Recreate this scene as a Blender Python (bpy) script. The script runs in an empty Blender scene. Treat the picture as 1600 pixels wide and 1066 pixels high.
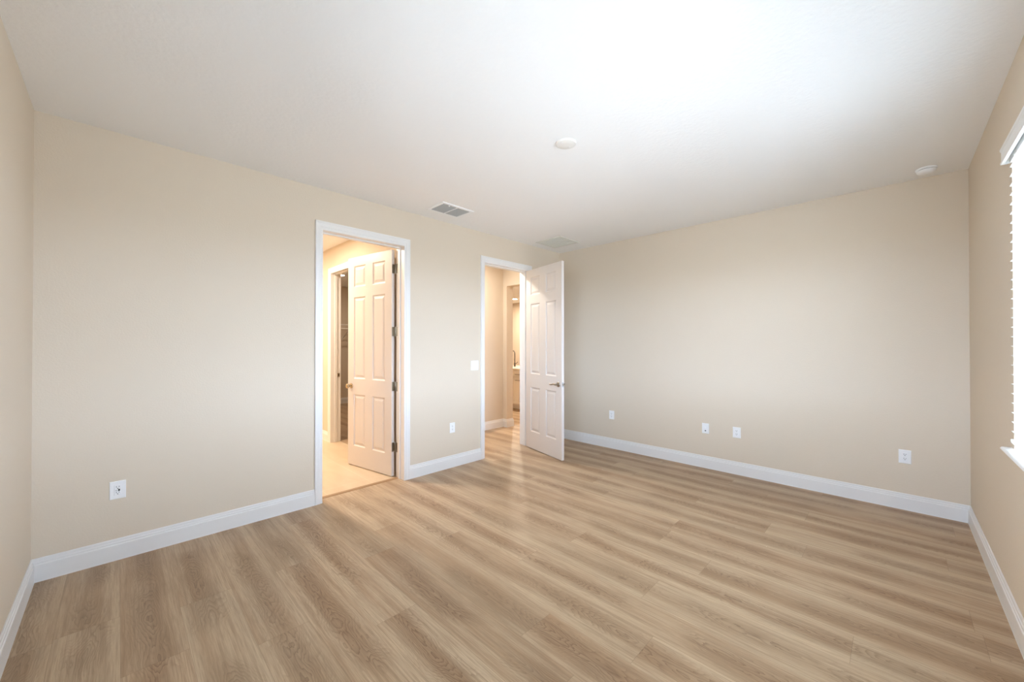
import bpy, math, random
from math import sin, cos, pi, radians
from mathutils import Vector, Matrix

# ---------------------------------------------------------------- camera, world, exposure
SC = bpy.context.scene
COL = SC.collection
L, W, H = 5.166, 4.098, 2.84           # bedroom length (x), width (y), height
F_PX, YAW, PITCH = 607.0, 0.7817, 0.0062
cam_d = bpy.data.cameras.new('camera')
cam_d.sensor_width = 36.0
cam_d.lens = 36.0 * F_PX / 1600.0
cam_d.shift_x = 0.0022
cam_d.shift_y = 0.0014
cam_d.clip_start = 0.02
cam = bpy.data.objects.new('camera', cam_d)
COL.objects.link(cam)
cam.location = (0.3636, -3.6756, 1.4253)
fw = Vector((cos(YAW) * cos(PITCH), sin(YAW) * cos(PITCH), sin(PITCH)))
cam.rotation_euler = fw.to_track_quat('-Z', 'Y').to_euler()
SC.camera = cam

world = bpy.data.worlds.new('daylight')
SC.world = world
world.use_nodes = True
wn, wl = world.node_tree.nodes, world.node_tree.links
bgn = wn['Background']
_g = wn.new('ShaderNodeTexCoord'); _s = wn.new('ShaderNodeSeparateXYZ'); wl.new(_g.outputs['Generated'], _s.inputs[0])
_r = wn.new('ShaderNodeValToRGB')                    # overcast sky above, dimmer sunlit garden below the horizon
_m = wn.new('ShaderNodeMapRange'); _m.inputs[1].default_value = -1.0; wl.new(_s.outputs[2], _m.inputs[0]); wl.new(_m.outputs[0], _r.inputs[0])
_r.color_ramp.elements[0].position = 0.485; _r.color_ramp.elements[0].color = (0.22, 0.245, 0.28, 1)
_r.color_ramp.elements[1].position = 0.51; _r.color_ramp.elements[1].color = (0.685, 0.835, 1.11, 1)
wl.new(_r.outputs[0], bgn.inputs[0])
bgn.inputs[1].default_value = 38.0

SC.view_settings.view_transform = 'Standard'
SC.view_settings.look = 'None'
SC.view_settings.gamma = 1.0
SC.view_settings.use_curve_mapping = False
SC.view_settings.exposure = 0.50
SC.cycles.max_bounces = 9
SC.cycles.diffuse_bounces = 7
SC.cycles.glossy_bounces = 4
SC.cycles.transmission_bounces = 6
SC.cycles.transparent_max_bounces = 12
SC.cycles.sample_clamp_indirect = 6.0
SC.cycles.caustics_reflective = False
SC.cycles.caustics_refractive = False
SC.cycles.use_denoising = True

HALL_W, BATH_W, CLOSET_W, KITCHEN_W = 23.0, 42.0, 16.0, 62.0     # lamp powers
WARM = (1.0, 0.85, 0.68)

# daylight enters through the right window and an added left one: portals guide the sky sampling
WX0, WX1, WZ0, WZ1 = 1.45, 3.54, 0.90, 2.40       # window in the right wall (x range, height)
VY0, VY1 = -3.85, -2.30                              # unseen window added in the left wall to brighten the back wall
BLIND_TILT = 19
def portal(name, loc, rot, sx, sz):
    d = bpy.data.lights.new(name, 'AREA')
    d.shape = 'RECTANGLE'; d.size = sx; d.size_y = sz
    d.cycles.is_portal = True
    o = bpy.data.objects.new(name, d); COL.objects.link(o)
    o.location = loc; o.rotation_euler = rot
portal('window_daylight', ((WX0 + WX1) / 2, -W - 0.17, (WZ0 + WZ1) / 2), (radians(90), 0, 0), WX1 - WX0, WZ1 - WZ0)
portal('window_daylight', (-0.17, (VY0 + VY1) / 2, (WZ0 + WZ1) / 2), (radians(90), 0, radians(-90)), VY1 - VY0, WZ1 - WZ0)  # portal of the added left wall window

# ---------------------------------------------------------------- helpers
def lin(r, g, b):
    f = lambda c: (c / 255 / 12.92) if c / 255 <= 0.04045 else ((c / 255 + 0.055) / 1.055) ** 2.4
    return (f(r), f(g), f(b), 1.0)

class NT:
    def __init__(s, mat):
        mat.use_nodes = True
        s.t = mat.node_tree; s.N = s.t.nodes; s.K = s.t.links
        s.b = s.N['Principled BSDF']; s.out = s.N['Material Output']
    def n(s, typ, **kw):
        nd = s.N.new(typ)
        ins = kw.pop('ins', {})
        for k, v in kw.items(): setattr(nd, k, v)
        for k, v in ins.items():
            if hasattr(v, 'is_output') or isinstance(v, bpy.types.NodeSocket): s.K.new(v, nd.inputs[k])
            else: nd.inputs[k].default_value = v
        return nd
    def m(s, op, a, b=None, c=None, clamp=False):
        nd = s.N.new('ShaderNodeMath'); nd.operation = op; nd.use_clamp = clamp
        for i, v in enumerate((a, b, c)):
            if v is None: continue
            if isinstance(v, bpy.types.NodeSocket): s.K.new(v, nd.inputs[i])
            else: nd.inputs[i].default_value = v
        return nd.outputs[0]
    def mix(s, fac, a, b, mode='MIX'):
        nd = s.N.new('ShaderNodeMix'); nd.data_type = 'RGBA'; nd.blend_type = mode
        for i, v in ((0, fac), (6, a), (7, b)):
            if isinstance(v, bpy.types.NodeSocket): s.K.new(v, nd.inputs[i])
            else: nd.inputs[i].default_value = v
        return nd.outputs[2]
    def link(s, a, b): s.K.new(a, b)

def simple(name, col, rough=0.5, metal=0.0, bump=None, spec=0.5):
    m = bpy.data.materials.new(name); t = NT(m)
    t.b.inputs['Base Color'].default_value = col
    t.b.inputs['Roughness'].default_value = rough
    t.b.inputs['Metallic'].default_value = metal
    t.b.inputs['Specular IOR Level'].default_value = spec
    if bump:
        sc_, st, dist = bump
        co = t.n('ShaderNodeTexCoord').outputs['Object']
        nz = t.n('ShaderNodeTexNoise', ins={'Vector': co, 'Scale': sc_, 'Detail': 3.0, 'Roughness': 0.55})
        bp = t.n('ShaderNodeBump', ins={'Height': nz.outputs[0], 'Strength': st, 'Distance': dist})
        t.link(bp.outputs[0], t.b.inputs['Normal'])
    return m

def mat_wall():
    m = simple('wall_paint', lin(215, 202, 184), 0.75, bump=(95.0, 0.35, 0.0025), spec=0.25)
    return m

def mat_ceiling():
    m = bpy.data.materials.new('ceiling_texture'); t = NT(m)
    co = t.n('ShaderNodeTexCoord').outputs['Object']
    a = t.n('ShaderNodeTexNoise', ins={'Vector': co, 'Scale': 48.0, 'Detail': 4.0, 'Roughness': 0.6})
    v = t.n('ShaderNodeTexVoronoi', feature='SMOOTH_F1', ins={'Vector': co, 'Scale': 38.0, 'Smoothness': 0.6})
    h = t.m('ADD', a.outputs[0], t.m('MULTIPLY', v.outputs['Distance'], 0.5))
    bp = t.n('ShaderNodeBump', ins={'Height': h, 'Strength': 0.35, 'Distance': 0.004})
    t.link(bp.outputs[0], t.b.inputs['Normal'])
    t.b.inputs['Base Color'].default_value = lin(240, 240, 240)
    t.b.inputs['Roughness'].default_value = 0.9
    t.b.inputs['Specular IOR Level'].default_value = 0.2
    return m

def mat_wood():
    """oak planks: the UV map holds metres across / along each plank, 'plank' holds its random numbers"""
    m = bpy.data.materials.new('oak_planks'); t = NT(m)
    uv = t.n('ShaderNodeUVMap', uv_map='plank_uv').outputs[0]
    at = t.n('ShaderNodeAttribute', attribute_name='plank').outputs['Color']
    sp = t.n('ShaderNodeSeparateColor', ins={0: at})
    r1, r2, r3 = sp.outputs[0], sp.outputs[1], sp.outputs[2]
    s = t.n('ShaderNodeSeparateXYZ', ins={0: uv})
    u, v = s.outputs[0], s.outputs[1]
    U = t.m('ADD', u, t.m('MULTIPLY', r1, 37.0))
    V = t.m('ADD', v, t.m('MULTIPLY', r2, 91.0))
    def vec(a, b, c=0.0):
        return t.n('ShaderNodeCombineXYZ', ins={0: a, 1: b, 2: c}).outputs[0]
    # broad tone bands that run along the plank
    band = t.n('ShaderNodeTexNoise', ins={'Vector': vec(t.m('MULTIPLY', U, 12.0), t.m('MULTIPLY', V, 0.55)), 'Scale': 1.0, 'Detail': 3.0, 'Roughness': 0.5, 'Distortion': 0.3}).outputs[0]
    # wandering heart line of the cathedral grain
    wand = t.n('ShaderNodeTexNoise', ins={'Vector': vec(t.m('MULTIPLY', r3, 50.0), t.m('MULTIPLY', V, 1.1)), 'Scale': 1.0, 'Detail': 2.0, 'Roughness': 0.5}).outputs[0]
    cen = t.m('MULTIPLY_ADD', t.m('SUBTRACT', wand, 0.5), 0.12, 0.115)
    du = t.m('SUBTRACT', u, cen)
    warp = t.n('ShaderNodeTexNoise', ins={'Vector': vec(t.m('MULTIPLY', U, 16.0), t.m('MULTIPLY', V, 3.2)), 'Scale': 1.0, 'Detail': 3.0, 'Roughness': 0.55}).outputs[0]
    big = t.n('ShaderNodeTexNoise', ins={'Vector': vec(t.m('MULTIPLY', U, 3.0), t.m('MULTIPLY', V, 1.3)), 'Scale': 1.0, 'Detail': 2.0, 'Roughness': 0.5}).outputs[0]
    rad = t.m('SQRT', t.m('ADD', t.m('MULTIPLY', du, du), 0.0004))
    ring = t.m('ADD', t.m('ADD', t.m('MULTIPLY', rad, 85.0), t.m('MULTIPLY', big, 34.0)), t.m('MULTIPLY', warp, 7.0))
    saw = t.m('FRACT', ring)
    line = t.m('POWER', saw, 3.0)
    heart = t.m('SUBTRACT', 1.15, t.m('MULTIPLY', t.m('ABSOLUTE', du), 11.5), clamp=True)
    patch = t.n('ShaderNodeTexNoise', ins={'Vector': vec(t.m('MULTIPLY', U, 2.0), t.m('MULTIPLY', V, 1.7), 4.0), 'Scale': 1.0, 'Detail': 1.0}).outputs[0]
    pmask = t.n('ShaderNodeMapRange', ins={0: patch, 1: 0.36, 2: 0.50}).outputs[0]
    cath = t.m('MULTIPLY', t.m('MULTIPLY', line, heart), pmask)
    # fine pores
    fine = t.n('ShaderNodeTexNoise', ins={'Vector': vec(t.m('MULTIPLY', U, 260.0), t.m('MULTIPLY', V, 7.0)), 'Scale': 1.0, 'Detail': 4.0, 'Roughness': 0.65}).outputs[0]
    fib = t.n('ShaderNodeTexNoise', ins={'Vector': vec(t.m('MULTIPLY', U, 75.0), t.m('MULTIPLY', V, 1.6)), 'Scale': 1.0, 'Detail': 3.0, 'Roughness': 0.6}).outputs[0]
    # knots
    kn = t.n('ShaderNodeTexVoronoi', ins={'Vector': vec(t.m('MULTIPLY', U, 2.6), t.m('MULTIPLY', V, 1.2)), 'Scale': 1.0}).outputs['Distance']
    knot = t.n('ShaderNodeMapRange', ins={0: kn, 1: 0.055, 2: 0.008}, interpolation_type='SMOOTHSTEP').outputs[0]
    light, mid, dark = lin(204, 180, 151), lin(171, 141, 111), lin(116, 88, 64)
    # dark heart stripe with soft sides, its width and strength wander along the plank
    hw_ = t.m('MULTIPLY_ADD', big, 0.055, 0.022)
    q = t.m('DIVIDE', du, hw_)
    stripe = t.m('DIVIDE', 1.0, t.m('ADD', 1.0, t.m('MULTIPLY', t.m('MULTIPLY', q, q), t.m('MULTIPLY', q, q))))
    tone = t.m('ADD', t.m('MULTIPLY', t.m('SUBTRACT', band, 0.5), 2.3), t.m('MULTIPLY_ADD', r1, 0.50, 0.06))
    tone = t.m('ADD', tone, t.m('MULTIPLY', stripe, t.m('MULTIPLY_ADD', patch, 0.9, -0.02)), clamp=True)
    c = t.mix(tone, light, mid)
    c = t.mix(t.m('MULTIPLY', stripe, t.m('MULTIPLY', pmask, 0.16)), c, dark)
    c = t.mix(t.m('MULTIPLY', cath, 0.85), c, dark)
    c = t.mix(t.m('MULTIPLY', t.m('SUBTRACT', fine, 0.42, clamp=True), 1.5), c, dark)
    c = t.mix(t.m('MULTIPLY', t.m('SUBTRACT', fib, 0.45, clamp=True), 1.5), c, dark)
    c = t.mix(t.m('MULTIPLY', knot, 0.6), c, lin(112, 84, 60))
    # slight hue shift per plank, thin seams
    c = t.mix(t.m('MULTIPLY', r3, 0.25), c, lin(166, 150, 126))
    e1 = t.m('LESS_THAN', u, 0.0011); e2 = t.m('LESS_THAN', v, 0.0014)
    seam = t.m('MAXIMUM', e1, e2)
    c = t.mix(t.m('MULTIPLY', seam, 0.55), c, lin(104, 82, 62))
    t.link(c, t.b.inputs['Base Color'])
    t.link(t.m('MULTIPLY_ADD', fine, 0.12, 0.40), t.b.inputs['Roughness'])
    t.b.inputs['Specular IOR Level'].default_value = 0.4
    hgt = t.m('SUBTRACT', t.m('MULTIPLY', fine, 0.4), seam)
    bp = t.n('ShaderNodeBump', ins={'Height': hgt, 'Strength': 0.25, 'Distance': 0.0006})
    t.link(bp.outputs[0], t.b.inputs['Normal'])
    return m

def mat_tile():
    m = bpy.data.materials.new('beige_tile'); t = NT(m)
    co = t.n('ShaderNodeTexCoord').outputs['Object']
    s = t.n('ShaderNodeSeparateXYZ', ins={0: co})
    fx = t.m('FRACT', t.m('DIVIDE', t.m('SUBTRACT', s.outputs[0], 2.217 - 4.5), 0.45))
    fy = t.m('FRACT', t.m('DIVIDE', t.m('SUBTRACT', s.outputs[1], 0.30 - 9.0), 0.90))
    g = t.m('MAXIMUM', t.m('LESS_THAN', fx, 0.009), t.m('LESS_THAN', fy, 0.0045))
    nz = t.n('ShaderNodeTexNoise', ins={'Vector': t.n('ShaderNodeMapping', ins={0: co, 3: (7.0, 1.6, 1.0)}).outputs[0], 'Scale': 1.4, 'Detail': 5.0, 'Distortion': 0.6}).outputs[0]
    c = t.mix(nz, lin(214, 196, 170), lin(196, 172, 142))
    c = t.mix(t.m('MULTIPLY', g, 0.6), c, lin(228, 216, 196))
    t.link(c, t.b.inputs['Base Color'])
    t.b.inputs['Roughness'].default_value = 0.35
    return m

def mat_blind():
    m = bpy.data.materials.new('blind_white'); t = NT(m)
    t.b.inputs['Base Color'].default_value = lin(226, 227, 225)
    t.b.inputs['Roughness'].default_value = 0.5
    tr = t.n('ShaderNodeBsdfTranslucent', ins={0: lin(232, 232, 228)})
    mx = t.n('ShaderNodeMixShader', ins={0: 0.65})
    t.link(t.b.outputs[0], mx.inputs[1]); t.link(tr.outputs[0], mx.inputs[2])
    t.link(mx.outputs[0], t.out.inputs[0])
    return m

def mat_glass():
    m = bpy.data.materials.new('clear_glass'); t = NT(m)
    g = t.n('ShaderNodeBsdfGlossy', ins={'Roughness': 0.02})
    tr = t.n('ShaderNodeBsdfTransparent', ins={0: (0.94, 0.97, 0.95, 1)})
    fr = t.n('ShaderNodeFresnel', ins={0: 1.45})
    mx = t.n('ShaderNodeMixShader', ins={0: fr.outputs[0], 1: tr.outputs[0], 2: g.outputs[0]})
    t.link(mx.outputs[0], t.out.inputs[0])
    return m

def mat_lamp(col, strength):
    m = bpy.data.materials.new('lamp_diffuser'); t = NT(m)
    t.b.inputs['Base Color'].default_value = lin(250, 245, 235)
    t.b.inputs['Emission Color'].default_value = (*col, 1)
    t.b.inputs['Emission Strength'].default_value = strength
    return m

def rel(mb): mb.v = [(a - ox, b - oy, c - oz) for a, b, c in mb.v]; return mb   # to the current thing's own origin

M = dict(
    wall=mat_wall(), ceil=mat_ceiling(), wood=mat_wood(), tile=mat_tile(), blind=mat_blind(), glass=mat_glass(),
    lamp=mat_lamp((1.0, 0.86, 0.66), 14.0),
    trim=simple('trim_white', lin(229, 228, 227), 0.35),
    door=simple('door_white', lin(214, 207, 201), 0.38, bump=(140.0, 0.06, 0.001)),
    plastic=simple('white_plastic', lin(238, 239, 240), 0.35),
    cream=simple('cream_plate', lin(232, 229, 224), 0.55),
    slot=simple('slot_dark', lin(62, 60, 58), 0.6),
    black=simple('black_insert', lin(14, 14, 15), 0.4),
    nickel=simple('satin_nickel', lin(168, 158, 142), 0.32, 1.0),
    brass=simple('aged_brass_knob', lin(188, 172, 144), 0.25, 1.0),
    chrome=simple('chrome', lin(120, 116, 112), 0.3, 1.0),
    duct=simple('grille_grey', lin(168, 170, 170), 0.6),
    ductdark=simple('duct_dark', lin(120, 120, 118), 0.8),
    grille=simple('return_grille', lin(216, 216, 208), 0.5),
    filt=simple('grille_filter', lin(178, 178, 168), 0.9),
    strip=simple('transition_strip', lin(158, 126, 92), 0.45),
    cabinet=simple('cabinet_white', lin(236, 230, 222), 0.4),
    quartz=simple('quartz_top', lin(226, 216, 202), 0.25, bump=(30.0, 0.02, 0.001)),
    vinyl=simple('vinyl_frame', lin(240, 241, 241), 0.4),
    wire=simple('white_wire', lin(236, 232, 226), 0.4),
    cord=simple('blind_cord', lin(238, 238, 232), 0.7),
)

class MB:
    def __init__(s): s.v = []; s.f = []; s.mi = []
    def quad(s, *pts, mi=0):
        i = len(s.v); s.v += [tuple(p) for p in pts]; s.f.append(tuple(range(i, i + len(pts)))); s.mi.append(mi)
    def box(s, x0, x1, y0, y1, z0, z1, mi=0):
        i = len(s.v)
        s.v += [(x, y, z) for z in (z0, z1) for y in (y0, y1) for x in (x0, x1)]
        for f in ((0, 2, 3, 1), (4, 5, 7, 6), (0, 1, 5, 4), (2, 6, 7, 3), (0, 4, 6, 2), (1, 3, 7, 5)):
            s.f.append(tuple(i + k for k in f)); s.mi.append(mi)
    def bevbox(s, x0, x1, y0, y1, z0, z1, b, axis='y', sign=-1, mi=0):
        """plate lying against a wall: its face on the side `sign` of `axis` has a chamfer b"""
        if axis == 'y':
            back, front = (y1, y0) if sign < 0 else (y0, y1)
            mid = front - sign * b
            P = lambda a, c, d: (a, d, c); A = (x0, x1, z0, z1)
        elif axis == 'x':
            back, front = (x1, x0) if sign < 0 else (x0, x1)
            mid = front - sign * b
            P = lambda a, c, d: (d, a, c); A = (y0, y1, z0, z1)
        else:
            back, front = (z1, z0) if sign < 0 else (z0, z1)
            mid = front - sign * b
            P = lambda a, c, d: (a, c, d); A = (x0, x1, y0, y1)
        a0, a1, c0, c1 = A
        rings = [(0, back), (0, mid), (b, front)]
        i = len(s.v)
        for ins, d in rings:
            s.v += [P(a0 + ins, c0 + ins, d), P(a1 - ins, c0 + ins, d), P(a1 - ins, c1 - ins, d), P(a0 + ins, c1 - ins, d)]
        for r in range(2):
            for k in range(4):
                k2 = (k + 1) % 4
                s.f.append((i + r * 4 + k, i + r * 4 + k2, i + r * 4 + 4 + k2, i + r * 4 + 4 + k)); s.mi.append(mi)
        s.f.append((i, i + 3, i + 2, i + 1)); s.mi.append(mi)
        s.f.append((i + 8, i + 9, i + 10, i + 11)); s.mi.append(mi)
    def lathe(s, prof, c, axis, n=24, mi=0):
        """prof: (distance along axis, radius) pairs"""
        ax = Vector(axis).normalized()
        e1 = ax.orthogonal().normalized(); e2 = ax.cross(e1)
        i = len(s.v); c = Vector(c)
        for d, r in prof:
            for k in range(n):
                a = 2 * pi * k / n
                s.v.append(tuple(c + ax * d + (e1 * cos(a) + e2 * sin(a)) * r))
        for j in range(len(prof) - 1):
            for k in range(n):
                k2 = (k + 1) % n
                s.f.append((i + j * n + k, i + j * n + k2, i + (j + 1) * n + k2, i + (j + 1) * n + k)); s.mi.append(mi)
        s.f.append(tuple(i + k for k in reversed(range(n)))); s.mi.append(mi)
        s.f.append(tuple(i + (len(prof) - 1) * n + k for k in range(n))); s.mi.append(mi)
    def tube(s, pts, r, n=8, mi=0):
        pts = [Vector(p) for p in pts]
        rr = r if isinstance(r, (list, tuple)) else [r] * len(pts)
        i = len(s.v); e = None
        for j, p in enumerate(pts):
            d = (pts[min(j + 1, len(pts) - 1)] - pts[max(j - 1, 0)]).normalized()
            if e is None: e = d.orthogonal().normalized()
            else: e = (e - d * e.dot(d)).normalized()
            g = d.cross(e)
            for k in range(n):
                a = 2 * pi * k / n
                s.v.append(tuple(p + (e * cos(a) + g * sin(a)) * rr[j]))
        for j in range(len(pts) - 1):
            for k in range(n):
                k2 = (k + 1) % n
                s.f.append((i + j * n + k, i + j * n + k2, i + (j + 1) * n + k2, i + (j + 1) * n + k)); s.mi.append(mi)
        s.f.append(tuple(i + k for k in reversed(range(n)))); s.mi.append(mi)
        s.f.append(tuple(i + (len(pts) - 1) * n + k for k in range(n))); s.mi.append(mi)
    def build(s, name, mat, parent=None, smooth=False, loc=(0, 0, 0), rotz=0.0, origin=None):
        import bmesh
        me = bpy.data.meshes.new(name)
        vs = s.v
        if origin is not None:
            vs = [(a - origin[0], b - origin[1], c - origin[2]) for a, b, c in vs]; loc = origin
        me.from_pydata(vs, [], s.f)
        mats = mat if isinstance(mat, (list, tuple)) else [mat]
        for m_ in mats: me.materials.append(m_)
        me.polygons.foreach_set('material_index', s.mi)
        bm = bmesh.new(); bm.from_mesh(me)
        bmesh.ops.remove_doubles(bm, verts=bm.verts, dist=1e-6)
        bmesh.ops.recalc_face_normals(bm, faces=bm.faces)
        bm.to_mesh(me); bm.free()
        if smooth:
            me.polygons.foreach_set('use_smooth', [True] * len(me.polygons))
            try: me.set_sharp_from_angle(angle=radians(35))
            except Exception: pass
        o = bpy.data.objects.new(name, me); COL.objects.link(o)
        o.location = loc; o.rotation_euler[2] = rotz
        if parent: o.parent = parent
        return o

def tag(o, label=None, cat=None, group=None, kind=None):
    if label: o['label'] = label
    if cat: o['category'] = cat
    if group: o['group'] = group
    if kind: o['kind'] = kind
    return o

def empty(name, loc, rotz=0.0):
    o = bpy.data.objects.new(name, None); COL.objects.link(o)
    o.location = loc; o.rotation_euler[2] = rotz; o.empty_display_size = 0.1
    return o

def wall_mesh(axis, p0, p1, a0, a1, z0, z1, holes=()):
    """slab between p0..p1 on `axis` ('x' or 'y'), spanning a0..a1 along the other; holes (a0,a1,z0,z1)"""
    mb = MB()
    As = sorted({a0, a1, *[h[0] for h in holes], *[h[1] for h in holes]})
    Zs = sorted({z0, z1, *[h[2] for h in holes], *[h[3] for h in holes]})
    solid = lambda i, j: 0 <= i < len(As) - 1 and 0 <= j < len(Zs) - 1 and not any(
        h[0] <= (As[i] + As[i + 1]) / 2 <= h[1] and h[2] <= (Zs[j] + Zs[j + 1]) / 2 <= h[3] for h in holes)
    P = (lambda p, a, z: (p, a, z)) if axis == 'x' else (lambda p, a, z: (a, p, z))
    for i in range(len(As) - 1):
        for j in range(len(Zs) - 1):
            if not solid(i, j): continue
            a, b, c, d = As[i], As[i + 1], Zs[j], Zs[j + 1]
            for p in (p0, p1): mb.quad(P(p, a, c), P(p, b, c), P(p, b, d), P(p, a, d))
            if not solid(i - 1, j): mb.quad(P(p0, a, c), P(p1, a, c), P(p1, a, d), P(p0, a, d))
            if not solid(i + 1, j): mb.quad(P(p0, b, c), P(p1, b, c), P(p1, b, d), P(p0, b, d))
            if not solid(i, j - 1): mb.quad(P(p0, a, c), P(p1, a, c), P(p1, b, c), P(p0, b, c))
            if not solid(i, j + 1): mb.quad(P(p0, a, d), P(p1, a, d), P(p1, b, d), P(p0, b, d))
    return mb

def struct(name, mb, mat, label, cat, smooth=False):
    return tag(mb.build(name, mat, smooth=smooth), label, cat, kind='structure')

# ---------------------------------------------------------------- setting: walls, ceiling
T = 0.15
O1 = (1.663, 2.483); O2 = (3.612, 4.432); OH = 2.465; J = 0.018     # door openings (inside the jambs)
struct('wall_front', wall_mesh('y', 0, T, -0.15, 5.10, 0, H,
       [(O1[0] - J, O1[1] + J, 0, OH + J), (O2[0] - J, O2[1] + J, 0, OH + J)]), M['wall'],
       'long beige wall pierced by the two white door openings', 'wall')
struct('wall_back', wall_mesh('x', L, L + T, -W - T, 0.0, 0, H), M['wall'],
       'wide beige wall with three outlets beyond the open hallway door', 'wall')
struct('wall_window', wall_mesh('y', -W - T, -W, -0.15, L, 0, H,
       [(WX0, WX1, WZ0 - 0.02, WZ1)]), M['wall'],
       'beige wall on the right with the window and its white blind', 'wall')
struct('wall_left', wall_mesh('x', -0.15, 0, -W, 0, 0, H, [(VY0, VY1, WZ0 - 0.02, WZ1)]), M['wall'],
       'plain beige wall sliver at the far left edge', 'wall')
mb = MB(); mb.box(-0.15, 10.05, -W - T, 7.0, H, H + 0.12)
struct('ceiling', mb, M['ceil'], 'white textured ceiling over the rooms', 'ceiling')

# rooms behind the doors
BX = 2.55
struct('wall_bathroom', wall_mesh('x', BX, BX + 0.13, T, 7.0, 0, H, [(1.40 - J, 2.165 + J, 0, OH + J)]), M['wall'],
       'warm lit bathroom wall holding the closet doorway', 'wall')
struct('wall_bathroom_left', wall_mesh('x', 0.2, 0.32, T, 4.5, 0, H), M['wall'], 'bathroom wall out of view to the left', 'wall')
struct('wall_bathroom_end', wall_mesh('y', 4.5, 4.62, 0.2, BX, 0, H), M['wall'], 'bathroom end wall out of view', 'wall')
struct('wall_hallway', wall_mesh('y', 1.19, 1.33, BX + 0.13, 5.10, 0, H), M['wall'], 'warm beige hallway wall seen through the right doorway', 'wall')
struct('wall_kitchen_opening', wall_mesh('x', 5.10, 5.25, 0.0, 7.0, 0, H, [(0.25, 1.10, 0, 2.442)]), M['wall'],
       'hallway end wall with the square opening to the kitchen', 'wall')
struct('wall_closet_back', wall_mesh('y', 5.87, 6.0, BX + 0.13, 5.10, 0, H), M['wall'], 'shaded wall at the back of the closet', 'wall')
struct('wall_kitchen_far', wall_mesh('x', 9.9, 10.05, -0.15, 7.0, 0, H), M['wall'], 'glowing beige wall behind the kitchen faucet', 'wall')
struct('wall_kitchen_end', wall_mesh('y', 6.85, 7.0, 5.25, 9.9, 0, H), M['wall'], 'kitchen end wall out of view', 'wall')
struct('wall_kitchen_near', wall_mesh('y', -0.15, 0.0, 5.316, 9.9, 0, H), M['wall'], 'kitchen near wall out of view', 'wall')

# ---------------------------------------------------------------- setting: floors
def plank_floor():
    random.seed(11)
    PW, PL, X0 = 0.2295, 1.525, 0.1465
    known = {0: -.786, 1: -1.32, 2: -.914, 3: -1.525, 4: -.91, 5: -1.80, 6: -1.16, 7: -.845, 8: -1.305, 9: -.385, 10: -1.13,
             11: -2.0, 12: -1.28, 13: -2.45, 14: -.90, 15: -1.7}
    regions = [(0.0, L + 0.05, -W - 0.05, 0.0), (1.60, 2.55, 0.0, 0.135), (2.68, 10.0, 0.0, 7.0)]
    verts, faces, uvs, cols = [], [], [], []
    for k in range(-2, 44):
        a = X0 + k * PW
        off = known.get(k, random.uniform(-1.5, 0))
        for j in range(-4, 7):
            c = off + j * PL; rnd = (random.random(), random.random(), random.random())
            for (x0, x1, y0, y1) in regions:
                xa, xb, ya, yb = max(a, x0), min(a + PW, x1), max(c, y0), min(c + PL, y1)
                if xb - xa < 1e-4 or yb - ya < 1e-4: continue
                i = len(verts)
                verts += [(xa, ya, 0), (xb, ya, 0), (xb, yb, 0), (xa, yb, 0)]
                faces.append((i, i + 1, i + 2, i + 3))
                uvs += [(xa - a, ya - c), (xb - a, ya - c), (xb - a, yb - c), (xa - a, yb - c)]
                cols += [rnd] * 4
    me = bpy.data.meshes.new('floor')
    me.from_pydata(verts, [], faces)
    me.materials.append(M['wood'])
    uvl = me.uv_layers.new(name='plank_uv')
    for i, q in enumerate(uvs): uvl.data[i].uv = q
    ca = me.color_attributes.new('plank', 'FLOAT_COLOR', 'CORNER')
    for i, q in enumerate(cols): ca.data[i].color = (*q, 1)
    o = bpy.data.objects.new('floor', me); COL.objects.link(o)
    tag(o, 'light oak plank floor running toward the doors', 'floor', kind='structure')
plank_floor()
mb = MB(); mb.box(0.2, BX + 0.13, T - 0.015, 4.6, -0.04, 0.0)
struct('floor_bathroom', mb, M['tile'], 'pale beige tile floor inside the left doorway', 'floor')
mb = MB()
mb.quad((O1[0], 0.088, 0.0), (O1[1], 0.088, 0.0), (O1[1], 0.098, 0.007), (O1[0], 0.098, 0.007))
mb.quad((O1[0], 0.098, 0.007), (O1[1], 0.098, 0.007), (O1[1], 0.132, 0.007), (O1[0], 0.132, 0.007))
mb.quad((O1[0], 0.132, 0.007), (O1[1], 0.132, 0.007), (O1[1], 0.140, 0.0005), (O1[0], 0.140, 0.0005))
mb.quad((O1[0], 0.088, 0.0), (O1[0], 0.098, 0.007), (O1[0], 0.132, 0.007), (O1[0], 0.140, 0.0005))
mb.quad((O1[1], 0.088, 0.0), (O1[1], 0.098, 0.007), (O1[1], 0.132, 0.007), (O1[1], 0.140, 0.0005))
struct('trim_1', mb, M['strip'], 'thin brown transition strip between wood floor and tile', 'threshold')

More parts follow.
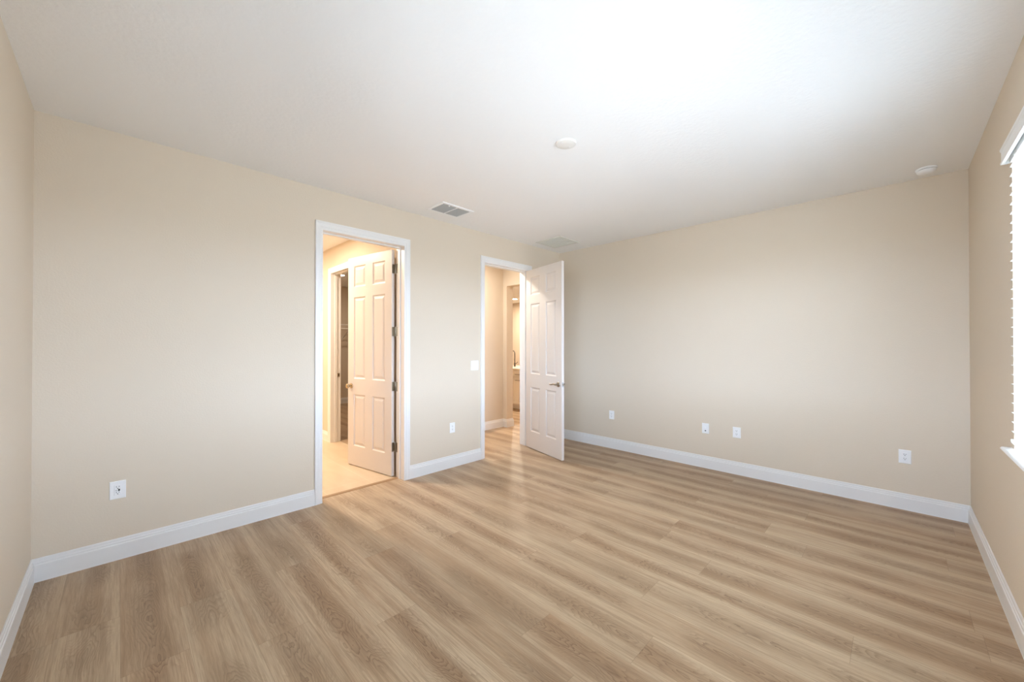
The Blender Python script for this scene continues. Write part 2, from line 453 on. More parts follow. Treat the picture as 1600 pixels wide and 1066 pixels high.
# ---------------------------------------------------------------- setting: baseboards
PROF = [(0.0, 0.139), (0.004, 0.139), (0.0065, 0.134), (0.007, 0.121), (0.0105, 0.117), (0.0110, 0.109), (0.0108, 0.106),
        (0.0145, 0.102), (0.0152, 0.098), (0.0152, 0.004), (0.0165, 0.0), (0.0, 0.0)]
def path_strips(path, side, prof=PROF):
    """mitred sweep of a wall-foot profile; one MB per path segment. side=+1: room lies left of travel"""
    P = [Vector(p) for p in path]; n = len(P); ms = []
    for i in range(n):
        d1 = (P[i] - P[i - 1]).normalized() if i > 0 else None
        d2 = (P[i + 1] - P[i]).normalized() if i < n - 1 else None
        nrm = lambda d: Vector((-d.y, d.x)) * side
        if d1 is None: m = nrm(d2)
        elif d2 is None: m = nrm(d1)
        else:
            a, b = nrm(d1), nrm(d2); m = (a + b) / (1 + a.dot(b))
        ms.append(m)
    out = []
    for i in range(n - 1):
        mb = MB()
        A = [(*(P[i] + ms[i] * d), z) for d, z in prof]; B = [(*(P[i + 1] + ms[i + 1] * d), z) for d, z in prof]
        for k in range(len(prof)):
            k2 = (k + 1) % len(prof); mb.quad(A[k], A[k2], B[k2], B[k])
        mb.quad(*A); mb.quad(*B)
        out.append(mb)
    return out
CW = 0.066                       # casing width
s_ = path_strips([(O2[1] + CW, 0), (L, 0), (L, -W), (0, -W), (0, 0), (O1[0] - CW, 0)], -1)
for mb, nm, lb in zip(s_, ['baseboard_front_right', 'baseboard_back', 'baseboard_window', 'baseboard_left', 'baseboard_front_left'],
        ['short white baseboard hidden behind the open hallway door', 'white baseboard along the wide wall with three outlets',
         'white baseboard under the window on the right', 'white baseboard at the lower left edge',
         'white baseboard left of the bathroom doorway']):
    struct(nm, mb, M['trim'], lb, 'baseboard')
struct('baseboard_front_middle', path_strips([(O1[1] + CW, 0), (O2[0] - CW, 0)], -1)[0], M['trim'], 'short white baseboard between the two doorways', 'baseboard')
s_ = path_strips([(2.68, 1.19), (5.10, 1.19), (5.10, 1.10), (5.25, 1.10), (5.25, 3.0)], -1)
mb = MB()
for q in s_:
    k = len(mb.v); mb.v += q.v; mb.f += [tuple(i + k for i in f) for f in q.f]; mb.mi += q.mi
struct('baseboard_hallway', mb, M['trim'], 'white baseboard along the hallway wall turning into the kitchen opening', 'baseboard')
struct('baseboard_closet', path_strips([(2.68, 5.87), (5.10, 5.87)], -1)[0], M['trim'], 'white baseboard at the back of the closet', 'baseboard')
struct('baseboard_bathroom', path_strips([(BX, 4.5), (BX, 2.165 + 0.085)], -1)[0], M['trim'], 'white baseboard on the bathroom wall beside the closet doorway', 'baseboard')

# ---------------------------------------------------------------- setting: door frames (jambs, stops, casings)
CPROF = [(0.0, 0.0), (0.0, 0.008), (0.006, 0.011), (0.020, 0.0115), (0.024, 0.0145), (0.050, 0.0165), (0.054, 0.019), (0.064, 0.019), (0.066, 0.016), (0.066, 0.0)]
def casing(mb, axis, face, sign, a0, a1, h, w=CW, hw=0.078, rev=0.0):
    P = (lambda a, d, z: (a, face + sign * d, z)) if axis == 'y' else (lambda a, d, z: (face + sign * d, a, z))
    st = []
    for c, t_ in CPROF:
        d = c * w / 0.066 + rev; e = c * hw / 0.066 + rev
        st.append([P(a0 - d, t_, 0), P(a0 - d, t_, h + e), P(a1 + d, t_, h + e), P(a1 + d, t_, 0)])
    for k in range(len(st)):
        A, B = st[k], st[(k + 1) % len(st)]
        for j in range(3): mb.quad(A[j], A[j + 1], B[j + 1], B[j])
    mb.quad(*[q[0] for q in st]); mb.quad(*[q[3] for q in st])
def jamb(mb, axis, p0, p1, a0, a1, h, stop_at):
    def B(u0, u1, v0, v1, z0, z1):
        if axis == 'y': mb.box(u0, u1, v0, v1, z0, z1)
        else: mb.box(v0, v1, u0, u1, z0, z1)
    B(a0 - J, a0, p0, p1, 0, h + J); B(a1, a1 + J, p0, p1, 0, h + J); B(a0, a1, p0, p1, h, h + J)
    s0, s1 = stop_at
    B(a0, a0 + 0.011, s0, s1, 0, h - 0.011); B(a1 - 0.011, a1, s0, s1, 0, h - 0.011); B(a0, a1, s0, s1, h - 0.011, h)
mb = MB(); jamb(mb, 'y', 0, T, O1[0], O1[1], OH, (0.07, 0.108)); casing(mb, 'y', 0, -1, O1[0], O1[1], OH); casing(mb, 'y', T, 1, O1[0], O1[1], OH)
fr1 = struct('trim_2', mb, M['trim'], 'white casing and jamb framing the left doorway to the bathroom', 'door frame')
mb = MB(); jamb(mb, 'y', 0, T, O2[0], O2[1], OH, (0.045, 0.083)); casing(mb, 'y', 0, -1, O2[0], O2[1], OH); casing(mb, 'y', T, 1, O2[0], O2[1], OH)
fr2 = struct('trim_3', mb, M['trim'], 'white casing and jamb framing the right doorway to the hallway', 'door frame')
mb = MB(); jamb(mb, 'x', BX, BX + 0.13, 1.40, 2.165, OH, (BX + 0.05, BX + 0.085)); casing(mb, 'x', BX, -1, 1.40, 2.165, OH, 0.08, 0.08); casing(mb, 'x', BX + 0.13, 1, 1.40, 2.165, OH)
fr3 = struct('trim_4', mb, M['trim'], 'white frame of the closet doorway inside the bathroom', 'door frame')
# strike plates
mb = MB(); mb.box(O2[0], O2[0] + 0.0015, 0.004, 0.034, 0.90, 0.96); mb.box(O2[0] + 0.0012, O2[0] + 0.0019, 0.012, 0.026, 0.915, 0.945, 1)
mb.build('strike_plate', [M['nickel'], M['black']], fr2)
mb = MB(); mb.box(BX + 0.09, BX + 0.125, 2.1635, 2.165, 0.95, 1.01); mb.box(BX + 0.10, BX + 0.116, 2.1630, 2.1637, 0.965, 0.995, 1)
mb.build('strike_plate', [M['nickel'], M['black']], fr3)

# ---------------------------------------------------------------- six-panel door leaves
def leaf_mesh(w, h, th=0.035):
    mb = MB()
    us = [0.0, 0.112, 0.112 + 0.226, w - 0.338, w - 0.112, w]
    zs = [0.0, 0.228, 0.838, 1.018, 1.978, 2.095, 2.345, h]
    for y, sg in ((0.0, 1), (th, -1)):
        for i in range(5):
            for j in range(7):
                a, b, c, d = us[i], us[i + 1], zs[j], zs[j + 1]
                if i in (1, 3) and j in (1, 3, 5):
                    rings = [(0, 0), (0.004, 0.001), (0.012, 0.0085), (0.016, 0.0095), (0.024, 0.0095), (0.046, 0.0035), (0.048, 0.003)]
                    for (r0, d0), (r1, d1) in zip(rings, rings[1:]):
                        A = [(a + r0, c + r0), (b - r0, c + r0), (b - r0, d - r0), (a + r0, d - r0)]
                        B = [(a + r1, c + r1), (b - r1, c + r1), (b - r1, d - r1), (a + r1, d - r1)]
                        for k in range(4):
                            k2 = (k + 1) % 4
                            mb.quad((A[k][0], y + sg * d0, A[k][1]), (A[k2][0], y + sg * d0, A[k2][1]), (B[k2][0], y + sg * d1, B[k2][1]), (B[k][0], y + sg * d1, B[k][1]))
                    r, dd = rings[-1]
                    mb.quad((a + r, y + sg * dd, c + r), (b - r, y + sg * dd, c + r), (b - r, y + sg * dd, d - r), (a + r, y + sg * dd, d - r))
                else:
                    mb.quad((a, y, c), (b, y, c), (b, y, d), (a, y, d))
    for i in range(5):
        mb.quad((us[i], 0, 0), (us[i + 1], 0, 0), (us[i + 1], th, 0), (us[i], th, 0))
        mb.quad((us[i], 0, h), (us[i + 1], 0, h), (us[i + 1], th, h), (us[i], th, h))
    for j in range(7):
        mb.quad((0, 0, zs[j]), (0, th, zs[j]), (0, th, zs[j + 1]), (0, 0, zs[j + 1]))
        mb.quad((w, 0, zs[j]), (w, th, zs[j]), (w, th, zs[j + 1]), (w, 0, zs[j + 1]))
    return mb
LH, LW = 2.447, 0.806

def leaf(name, A, B, flip, label, w=LW):
    """leaf whose visible face runs from A (hinge) to B; thickness goes to the `flip` side (+1 = left of travel)"""
    A = Vector(A); B = Vector(B); d = (B - A).normalized()
    o = leaf_mesh(w, LH).build(name, M['door'], loc=(A.x, A.y, 0.010), rotz=math.atan2(d.y, d.x))
    if flip < 0: # mirrored thickness: shift the slab to the right side of travel
        for v_ in o.data.vertices: v_.co.y -= 0.035
    tag(o, label, 'door', kind='structure')
    return o
def hinge(par, z, pin, jamb_box, leaf_box):
    """pin (x, y) and jamb plate box in room coordinates, leaf plate box in the leaf's own"""
    inv = (Matrix.Translation(par.location) @ Matrix.Rotation(par.rotation_euler[2], 4, 'Z')).inverted()
    mb = MB()
    mb.lathe([(0, 0.005), (0.004, 0.0068), (0.106, 0.0068), (0.110, 0.005)], (pin[0], pin[1], z - 0.045), (0, 0, 1), 12)
    mb.box(*jamb_box, z - 0.04, z + 0.06)
    mb.v = [tuple(inv @ Vector(q)) for q in mb.v]
    mb.box(*leaf_box, z - 0.05, z + 0.05)
    return mb.build('hinge', M['nickel'], par, smooth=True)

# door 1 : bathroom door, swung into the bathroom
d1 = leaf('door_1', (2.441, 0.182), (2.304, 0.969), -1, 'white six-panel door open into the bathroom, small round knob')
for z in (0.31, 0.965, 1.56, 2.24):
    hinge(d1, z, (2.481, 0.178), (O1[1] - 0.002, O1[1], 0.118, 0.172), (-0.0016, 0.0, -0.041, -0.004))
def knob(par, u, z, side):
    y0, s = (0.0, 1) if side > 0 else (-0.035, -1)
    mb = MB()
    mb.lathe([(0, 0.031), (0.004, 0.031), (0.009, 0.026), (0.011, 0.012), (0.026, 0.010), (0.033, 0.017), (0.043, 0.026), (0.054, 0.0275), (0.062, 0.023), (0.066, 0.012), (0.067, 0.004)],
             (u, y0, z), (0, s, 0), 24)
    return mb.build('door_knob', M['brass'], par, smooth=True)
knob(d1, LW - 0.065, 0.93, 1); knob(d1, LW - 0.065, 0.93, -1)
mb = MB(); mb.box(LW, LW + 0.0012, -0.029, -0.006, 0.90, 0.96); mb.build('latch_plate', M['nickel'], d1)

# door 2 : hallway door, swung into the bedroom
d2 = leaf('door_2', (4.392, -0.001), (4.184, -0.774), 1, 'white six-panel door open into the bedroom with lever handle')
for z in (0.31, 0.965, 1.56, 2.24):
    hinge(d2, z, (4.430, -0.022), (O2[1] - 0.002, O2[1], -0.018, 0.032), (-0.0016, 0.0, 0.003, 0.036))
def lever(par, u, z, side):
    y0, s = (0.035, 1) if side > 0 else (0.0, -1)
    mb = MB()
    mb.lathe([(0, 0.033), (0.005, 0.033), (0.011, 0.028), (0.013, 0.013), (0.045, 0.0115), (0.055, 0.013), (0.060, 0.010)], (u, y0, z), (0, s, 0), 24)
    pts, rr = [], []
    for k in range(11):
        t_ = k / 10
        pts.append((u - 0.118 * t_, y0 + s * (0.050 + 0.006 * sin(pi * t_)), z + 0.006 * sin(2 * pi * t_) - 0.002 * t_))
        rr.append(0.0120 * (1 - t_) + 0.0058 * t_ if t_ < 0.93 else 0.0080)
    mb.tube(pts, rr, 12)
    return mb.build('lever_handle', M['nickel'], par, smooth=True)
lever(d2, LW - 0.065, 0.925, -1); lever(d2, LW - 0.065, 0.925, 1)
mb = MB(); mb.box(LW, LW + 0.0012, 0.006, 0.029, 0.896, 0.954)
mb.box(LW + 0.001, LW + 0.010, 0.011, 0.024, 0.914, 0.936, 1); mb.build('latch_plate', [M['duct'], M['nickel']], d2)

# small open door at the back of the closet, seen nearly edge on
d3 = leaf('door_3', (3.05, 5.55), (3.80, 5.20), 1, 'white door edge standing open deep inside the closet')
knob3 = MB(); knob3.lathe([(0, 0.03), (0.006, 0.03), (0.010, 0.012), (0.03, 0.012), (0.045, 0.027), (0.062, 0.02), (0.064, 0.005)], (LW - 0.065, 0.0, 1.0 - 0.01), (0, -1, 0), 16)
knob3.build('door_knob', M['brass'], d3, smooth=True)

# ---------------------------------------------------------------- windows, sills, blinds
def make_window(k, base, rotz, x0, x1, trim_no, lab_w, lab_s, lab_b, tilt_deg):
    """local frame: wall face at y=0, room on +y, x along the wall"""
    win = empty('window_%d' % k, base, rotz); tag(win, lab_w, 'window', kind='structure')
    yf0, yf1 = -0.135, -0.085
    mb = MB(); f = 0.045; xm = (x0 + x1) / 2; zm = (WZ0 + WZ1) / 2
    mb.box(x0, x0 + f, yf0, yf1, WZ0, WZ1); mb.box(x1 - f, x1, yf0, yf1, WZ0, WZ1)
    mb.box(x0 + f, x1 - f, yf0, yf1, WZ0, WZ0 + f); mb.box(x0 + f, x1 - f, yf0, yf1, WZ1 - f, WZ1)
    mb.box(xm - 0.035, xm + 0.035, yf0, yf1, WZ0 + f, WZ1 - f)
    for a, b in ((x0 + f, xm - 0.035), (xm + 0.035, x1 - f)):
        mb.box(a, b, yf0 + 0.01, yf1 - 0.01, zm - 0.02, zm + 0.02)
    mb.build('window_frame', M['vinyl'], win)
    for a, b in ((x0 + f, xm - 0.035), (xm + 0.035, x1 - f)):
        for c, d in ((WZ0 + f, zm - 0.02), (zm + 0.02, WZ1 - f)):
            mb = MB(); mb.quad((a, -0.11, c), (b, -0.11, c), (b, -0.11, d), (a, -0.11, d)); mb.build('pane', M['glass'], win)
    # sill with a rounded nose
    mb = MB(); sx0, sx1 = x0 - 0.045, x1 + 0.050
    nose = [(0, 0.879), (0.030, 0.879), (0.036, 0.884), (0.040, 0.890), (0.036, 0.897), (0.030, 0.900), (0, 0.900)]
    for j in range(len(nose)):
        (a, c), (b, d) = nose[j], nose[(j + 1) % len(nose)]
        mb.quad((sx0, a, c), (sx1, a, c), (sx1, b, d), (sx0, b, d))
    mb.quad(*[(sx0, a, c) for a, c in nose]); mb.quad(*[(sx1, a, c) for a, c in nose])
    mb.box(x0, x1, -0.085, 0, 0.880, 0.900)
    tag(mb.build('trim_%d' % trim_no, M['trim'], loc=base, rotz=rotz), lab_s, 'window sill', kind='structure')
    # blind
    bl = empty('window_blind', base, rotz); tag(bl, lab_b, 'window blind')
    bx0, bx1 = x0 + 0.012, x1 - 0.010
    YB, tilt = -0.014, radians(tilt_deg)
    mb = MB(); zz = 0.985; hw = 0.025
    while zz < 2.33:
        sec = []
        for j in range(7):
            a = -hw + 2 * hw * j / 6; cup = 0.0025 * (1 - (a / hw) ** 2)
            sec.append((YB + a * cos(tilt), zz + a * sin(tilt) + cup))
        lo = [(y, z - 0.0028) for y, z in sec]
        for S in (sec, lo):
            for (a, c), (b, d) in zip(S, S[1:]): mb.quad((bx0, a, c), (bx1, a, c), (bx1, b, d), (bx0, b, d))
        for j in (0, 6): mb.quad((bx0, *sec[j]), (bx1, *sec[j]), (bx1, *lo[j]), (bx0, *lo[j]))
        for j in range(6):
            for x in (bx0, bx1): mb.quad((x, *sec[j]), (x, *sec[j + 1]), (x, *lo[j + 1]), (x, *lo[j]))
        zz += 0.0475
    mb.build('slats', M['blind'], bl)
    mb = MB(); mb.bevbox(bx0, bx1, YB - 0.026, YB + 0.026, 0.932, 0.952, 0.004, 'z', -1); mb.build('bottom_rail', M['blind'], bl)
    mb = MB(); mb.box(bx0, bx1, YB - 0.028, YB + 0.022, 2.345, 2.395); mb.build('headrail', M['vinyl'], bl)
    mb = MB(); vx0, vx1 = x0 - 0.018, x1 + 0.022; yv = 0.030
    vp = [(0.000, 2.350), (0.004, 2.350), (0.006, 2.358), (0.002, 2.363), (0.002, 2.412), (0.006, 2.418), (0.007, 2.426), (0.000, 2.430)]
    for (d0, z0), (d1, z1) in zip(vp, vp[1:]):
        mb.quad((vx0, yv + d0, z0), (vx1, yv + d0, z0), (vx1, yv + d1, z1), (vx0, yv + d1, z1))
    mb.box(vx0, vx1, yv - 0.008, yv, 2.350, 2.430)
    mb.box(vx1 - 0.008, vx1, 0, yv - 0.008, 2.350, 2.430); mb.box(vx0, vx0 + 0.008, 0, yv - 0.008, 2.350, 2.430)
    mb.build('valance', M['vinyl'], bl)
    for j in range(4):
        x = bx0 + 0.12 + (bx1 - bx0 - 0.24) * j / 3
        mb = MB()
        for y in (YB - 0.0245, YB + 0.0245): mb.tube([(x, y, 0.945), (x, y, 2.35)], 0.0009, 5)
        mb.build('ladder_cord', M['cord'], bl)
make_window(1, (0, -W, 0), 0.0, WX0, WX1, 5, 'bright window behind the white blind on the right wall',
            'white window sill projecting from the wall on the right', 'white horizontal-slat blind hanging in the window on the right wall', BLIND_TILT)
make_window(2, (0, 0, 0), -pi / 2, -VY1, -VY0, 6, 'unseen window added in the left wall to brighten the back wall',
            'sill of the added left wall window, out of view', 'slat blind in the added left wall window, out of view', 16)  # added out of view, with sill and blind, for extra daylight

# ---------------------------------------------------------------- wall plates
def plate_obj(name, label, cat, wall, a, z, w, kind, group=None):
    """wall 'f' = front wall (faces -y), 'b' = back wall (faces -x). a = centre along the wall"""
    h = 0.117
    loc = (a, 0, z) if wall == 'f' else (L, a, z)
    o = empty(name, loc, 0.0 if wall == 'f' else -pi / 2)       # local -y points into the room
    tag(o, label, cat, group)
    mb = MB(); mb.bevbox(-w / 2, w / 2, -0.0055, 0, -h / 2, h / 2, 0.003); mb.build('face_plate', M['plastic'], o)
    F = -0.0055
    if kind in ('duplex', 'gfci'):
        mb = MB(); mb.bevbox(-0.0168, 0.0168, F - 0.002, F, -0.0335, 0.0335, 0.001); mb.build('socket_insert', M['plastic'], o)
        for cz in (0.018, -0.018):
            mb = MB()
            mb.box(-0.0075, -0.0052, F - 0.0024, F - 0.0018, cz - 0.001, cz + 0.009)
            mb.box(0.0052, 0.0075, F - 0.0024, F - 0.0018, cz, cz + 0.008)
            mb.lathe([(0, 0.0028), (0.0006, 0.0028)], (0, F - 0.0018, cz - 0.007), (0, -1, 0), 10)
            mb.build('socket_slots', M['slot'], o)
        if kind == 'gfci':
            mb = MB(); mb.box(0.002, 0.0105, F - 0.004, F - 0.002, -0.006, 0.006); mb.build('test_button', M['black'], o)
            mb = MB(); mb.box(-0.0115, -0.003, F - 0.0032, F - 0.002, -0.003, 0.001); mb.build('reset_button', M['duct'], o)
    elif kind == 'coax':
        mb = MB(); mb.lathe([(0, 0.0065), (0.003, 0.0065), (0.0032, 0.0045), (0.011, 0.0045), (0.0112, 0.002)], (0, F, 0.012), (0, -1, 0), 14); mb.build('coax_jack', M['plastic'], o, smooth=True)
        mb = MB(); mb.box(-0.007, 0.007, F - 0.001, F, -0.032, -0.021); mb.build('data_port', M['black'], o)
    elif kind == 'rocker':
        n = 2
        for k in range(n):
            c = (k - 0.5) * 0.046
            mb = MB(); mb.bevbox(c - 0.0168, c + 0.0168, F - 0.0015, F, -0.0335, 0.0335, 0.0008)
            mb.quad((c - 0.015, F - 0.0015, -0.031), (c + 0.015, F - 0.0015, -0.031), (c + 0.015, F - 0.005, 0.031), (c - 0.015, F - 0.005, 0.031))
            mb.build('rocker', M['plastic'], o)
    for sz in (0.048, -0.048):
        for sx in ((0,) if kind != 'rocker' else (-0.023, 0.023)):
            mb = MB(); mb.lathe([(0, 0.003), (0.0008, 0.0026)], (sx, F, sz), (0, -1, 0), 10); mb.build('screw', M['plastic'], o)
    return o
plate_obj('power_outlet', 'white wall outlet with a black button, low on the wall left of the bathroom doorway', 'outlet', 'f', 0.365, 0.461, 0.078, 'gfci')
plate_obj('power_outlet', 'small white wall outlet between the two doorways', 'outlet', 'f', 3.114, 0.458, 0.074, 'duplex')
plate_obj('light_switch', 'white double rocker switch plate beside the hallway doorway', 'light switch', 'f', 3.452, 1.172, 0.118, 'rocker')
plate_obj('power_outlet', 'small white outlet on the back wall nearest the open hallway door', 'outlet', 'b', -0.893, 0.458, 0.076, 'duplex')
plate_obj('cable_jack', 'white cable jack plate with a black port on the back wall', 'wall jack', 'b', -2.109, 0.457, 0.076, 'coax')
plate_obj('power_outlet', 'white outlet on the back wall just right of the cable jack plate', 'outlet', 'b', -2.432, 0.459, 0.078, 'duplex')
plate_obj('power_outlet', 'white outlet on the back wall nearest the window corner', 'outlet', 'b', -3.730, 0.457, 0.078, 'duplex')

# ---------------------------------------------------------------- ceiling fixtures
def supply_vent():
    cx, cy = 2.812, -0.372; w, d = 0.335, 0.225
    o = empty('air_vent', (cx, cy, H)); tag(o, 'grey louvred supply vent in the ceiling above the doorways', 'vent')
    mb = MB(); b = 0.032
    X0, X1, Y0, Y1 = -w / 2, w / 2, -d / 2, d / 2
    for (a0, a1, c0, c1) in ((X0 - b, X1 + b, Y0 - b, Y0), (X0 - b, X1 + b, Y1, Y1 + b), (X0 - b, X0, Y0, Y1), (X1, X1 + b, Y0, Y1)):
        mb.bevbox(a0, a1, c0, c1, -0.009, 0, 0.004, 'z', -1)
    mb.box(-0.007, 0.007, Y0, Y1, -0.009, -0.001)
    mb.build('frame', M['plastic'], o)
    mb = MB(); mb.box(X0, X1, Y0, Y1, -0.0016, 0.0); mb.build('duct_backing', M['ductdark'], o)
    mb = MB(); n = 10
    for side in (-1, 1):
        xa, xb = (X0 + 0.003, -0.008) if side < 0 else (0.008, X1 - 0.003)
        for k in range(n):
            y = Y0 + (k + 0.5) * d / n
            mb.quad((xa, y - 0.008, -0.003), (xb, y - 0.008, -0.003), (xb, y + 0.006, -0.0095), (xa, y + 0.006, -0.0095))
            mb.quad((xa, y - 0.008, -0.0022), (xb, y - 0.008, -0.0022), (xb, y + 0.006, -0.0087), (xa, y + 0.006, -0.0087))
    mb.build('louvres', M['duct'], o)
    mb = MB(); mb.box(-0.10, -0.085, Y0 + 0.006, Y0 + 0.018, -0.013, -0.004); mb.build('damper_tab', M['plastic'], o)
supply_vent()
def return_vent():
    cx, cy, s = 4.612, -0.380, 0.185
    o = empty('return_grille', (cx, cy, H)); tag(o, 'pale square return air grille in the ceiling corner above the hallway door', 'vent')
    mb = MB(); b = 0.028
    for (a0, a1, c0, c1) in ((-s - b, s + b, -s - b, -s), (-s - b, s + b, s, s + b), (-s - b, -s, -s, s), (s, s + b, -s, s)):
        mb.bevbox(a0, a1, c0, c1, -0.008, 0, 0.003, 'z', -1)
    mb.build('frame', M['grille'], o)
    mb = MB(); mb.box(-s, s, -s, s, -0.001, 0); mb.build('filter', M['filt'], o)
    mb = MB(); n = 26
    for k in range(n):
        y = -s + (k + 0.5) * 2 * s / n
        mb.quad((-s, y - 0.006, -0.002), (s, y - 0.006, -0.002), (s, y + 0.004, -0.008), (-s, y + 0.004, -0.008))
    for x in (-0.09, 0.0, 0.09): mb.box(x - 0.002, x + 0.002, -s, s, -0.008, -0.001)
    mb.build('louvres', M['grille'], o)
return_vent()
mb = MB(); mb.lathe([(0, 0.070), (0.004, 0.070), (0.009, 0.067), (0.0115, 0.060), (0.0125, 0.02)], (0, 0, 0), (0, 0, -1), 48)
o = mb.build('junction_cover', M['cream'], smooth=True, loc=(2.570, -2.042, H)); tag(o, 'round cream blank cover plate in the middle of the ceiling', 'ceiling cover')
for dx in (-0.04, 0.04):
    mb = MB(); mb.lathe([(0, 0.004), (0.001, 0.0035)], (dx, 0, -0.0121), (0, 0, -1), 10); mb.build('screw', M['plastic'], o)
sd = empty('smoke_detector', (4.925, -3.858, H)); tag(sd, 'round white smoke detector on the ceiling near the window corner', 'smoke detector')
mb = MB(); mb.lathe([(0, 0.062), (0.010, 0.062), (0.012, 0.059)], (0, 0, 0), (0, 0, -1), 36); mb.build('base', M['plastic'], sd, smooth=True)
mb = MB(); mb.lathe([(0.012, 0.052), (0.0155, 0.052)], (0, 0, 0), (0, 0, -1), 36); mb.build('vent_gap', M['slot'], sd, smooth=True)
mb = MB(); mb.lathe([(0.0155, 0.058), (0.026, 0.056), (0.036, 0.047), (0.041, 0.033), (0.042, 0.010)], (0, 0, 0), (0, 0, -1), 36); mb.build('housing', M['plastic'], sd, smooth=True)
mb = MB(); mb.lathe([(0, 0.009), (0.002, 0.008)], (0.022, 0, -0.0405), (0, 0, -1), 14); mb.build('test_button', M['cream'], sd, smooth=True)

def downlight(x, y, label, power, z=H, col=WARM, r=0.07, size=0.12):
    o = empty('recessed_downlight', (x, y, z)); tag(o, label, 'ceiling light')
    mb = MB(); mb.lathe([(0, r + 0.02), (0.004, r + 0.02), (0.007, r + 0.012), (0.005, r)], (0, 0, 0), (0, 0, -1), 32); mb.build('trim_ring', M['plastic'], o, smooth=True)
    mb = MB(); mb.lathe([(0.003, r), (0.0085, r - 0.004), (0.0095, 0.01)], (0, 0, 0), (0, 0, -1), 32); mb.build('diffuser', M['lamp'], o, smooth=True)
    d = bpy.data.lights.new('bulb', 'AREA'); d.shape = 'DISK'; d.size = size; d.energy = power; d.color = col
    l = bpy.data.objects.new('bulb', d); COL.objects.link(l); l.parent = o; l.location = (0, 0, -0.012)
    return o
downlight(3.95, 0.68, 'lit recessed light in the hallway ceiling, out of view', HALL_W, col=(1.0, 0.94, 0.86))
downlight(1.55, 1.5, 'lit recessed light in the bathroom ceiling near the doorway, out of view', BATH_W)
downlight(1.55, 3.4, 'lit recessed light in the bathroom ceiling at the far end, out of view', BATH_W)
downlight(3.52, 4.30, 'glowing recessed light in the closet ceiling seen through the bathroom', CLOSET_W, r=0.085)
downlight(8.95, 4.66, 'glowing recessed light in the kitchen ceiling seen through the hallway', KITCHEN_W, r=0.10)
downlight(6.9, 1.4, 'lit recessed light in the kitchen ceiling above the counter, out of view', KITCHEN_W)

# ---------------------------------------------------------------- closet wire shelf
sh = empty('wire_shelf', (4.0, 5.87, 1.90)); tag(sh, 'white wire shelf with diagonal braces on the closet back wall', 'shelf')
ox, oy, oz = sh.location
xs0, xs1 = 2.72, 5.06
mb = MB()
for y in (5.855, 5.70, 5.56, 5.42): mb.tube([(xs0, y, 1.90), (xs1, y, 1.90)], 0.004, 6)
mb.tube([(xs0, 5.415, 1.80), (xs1, 5.415, 1.80)], 0.010, 8)
n = 72
for k in range(n):
    x = xs0 + 0.01 + (xs1 - xs0 - 0.02) * k / (n - 1)
    mb.tube([(x, 5.86, 1.905), (x, 5.42, 1.905), (x, 5.415, 1.81)], 0.0022, 4)
rel(mb).build('shelf_wires', M['wire'], sh)
for x in (3.96, 4.22, 4.95):
    mb = MB(); mb.tube([(x, 5.43, 1.86), (x - 0.02, 5.86, 1.56)], 0.010, 8); mb.box(x - 0.035, x - 0.005, 5.862, 5.87, 1.53, 1.60)
    rel(mb).build('support_brace', M['wire'], sh)

# ---------------------------------------------------------------- kitchen island
isl = empty('island_cabinet', (6.56, 1.4, 0)); tag(isl, 'white kitchen cabinet run seen through the hallway opening', 'cabinet')
ox, oy, oz = isl.location
IY0, IY1 = 0.6, 3.6
mb = MB(); mb.box(6.56, 7.20, IY0, IY1, 0.10, 0.87); rel(mb).build('body', M['cabinet'], isl)
mb = MB(); mb.box(6.62, 7.17, IY0 + 0.03, IY1 - 0.03, 0.0, 0.10); rel(mb).build('toe_kick', M['cabinet'], isl)
def shaker(mb, y0, y1, z0, z1, x, s=0.055):
    """frame-and-panel front facing -x"""
    rings = [(0, 0), (0, -0.019), (s, -0.019), (s + 0.002, -0.009), (s + 0.012, -0.008)]
    for (r0, e0), (r1, e1) in zip(rings, rings[1:]):
        A = [(y0 + r0, z0 + r0), (y1 - r0, z0 + r0), (y1 - r0, z1 - r0), (y0 + r0, z1 - r0)]
        B = [(y0 + r1, z0 + r1), (y1 - r1, z0 + r1), (y1 - r1, z1 - r1), (y0 + r1, z1 - r1)]
        for k in range(4):
            k2 = (k + 1) % 4
            mb.quad((x + e0, *A[k]), (x + e0, *A[k2]), (x + e1, *B[k2]), (x + e1, *B[k]))
    r, e = rings[-1]
    mb.quad((x + e, y0 + r, z0 + r), (x + e, y1 - r, z0 + r), (x + e, y1 - r, z1 - r), (x + e, y0 + r, z1 - r))
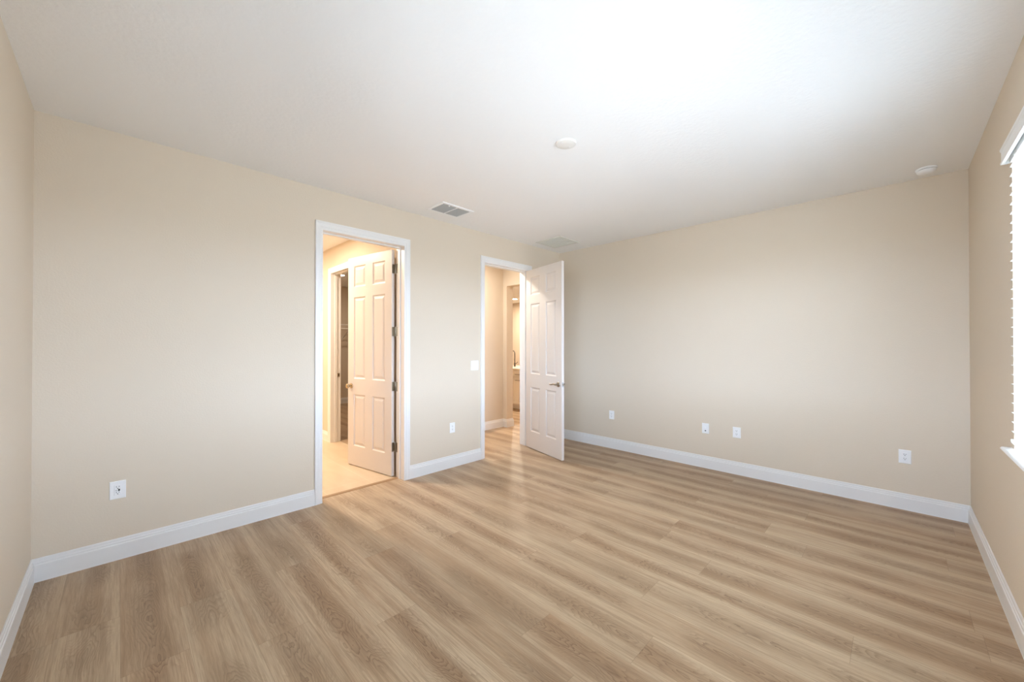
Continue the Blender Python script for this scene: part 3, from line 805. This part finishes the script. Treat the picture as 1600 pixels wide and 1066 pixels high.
yb = [0.62, 1.12, 1.62, 1.99, 2.375, 2.87, 3.36]
for a, b in zip(yb, yb[1:]):
    a += 0.004; b -= 0.004
    cy = (a + b) / 2
    mb = MB(); shaker(mb, a, b, 0.715, 0.850, 6.56, 0.03); dr = rel(mb).build('drawer', M['cabinet'], isl)
    mb = MB(); mb.tube([(6.541, cy - 0.075, 0.775), (6.512, cy - 0.075, 0.775), (6.512, cy + 0.075, 0.775), (6.541, cy + 0.075, 0.775)], 0.006, 8); rel(mb).build('handle', M['nickel'], dr, smooth=True)
    mb = MB(); shaker(mb, a, b, 0.112, 0.700, 6.56, 0.055); do = rel(mb).build('door', M['cabinet'], isl)
    mb = MB(); mb.tube([(6.541, cy - 0.075, 0.645), (6.512, cy - 0.075, 0.645), (6.512, cy + 0.075, 0.645), (6.541, cy + 0.075, 0.645)], 0.006, 8); rel(mb).build('handle', M['nickel'], do, smooth=True)
mb = MB(); mb.bevbox(6.52, 7.50, IY0 - 0.03, IY1 + 0.03, 0.87, 0.905, 0.003, 'z', 1)
tag(mb.build('countertop', M['quartz'], origin=(7.0, 2.1, 0.87)), 'pale stone countertop on the kitchen cabinets', 'countertop')
fa = empty('kitchen_faucet', (7.10, 2.84, 0.905)); tag(fa, 'tall gooseneck kitchen faucet on the pale countertop', 'faucet')
mb = MB(); mb.lathe([(0, 0.027), (0.006, 0.027), (0.010, 0.020), (0.085, 0.018), (0.09, 0.013)], (0, 0, 0), (0, 0, 1), 20); mb.build('base', M['chrome'], fa, smooth=True)
mb = MB(); pts = [(0, 0, 0.085), (0, 0, 0.30)]
for k in range(1, 11):
    a = pi * k / 10; pts.append((0, 0.065 - 0.065 * cos(a), 0.30 + 0.075 * sin(a)))
pts.append((0, 0.13, 0.24)); mb.tube(pts, 0.0115, 12); mb.build('spout', M['chrome'], fa, smooth=True)
mb = MB(); mb.tube([(0, -0.016, 0.06), (0, -0.055, 0.075), (0, -0.10, 0.115)], [0.009, 0.008, 0.006], 10); mb.build('lever', M['chrome'], fa, smooth=True)
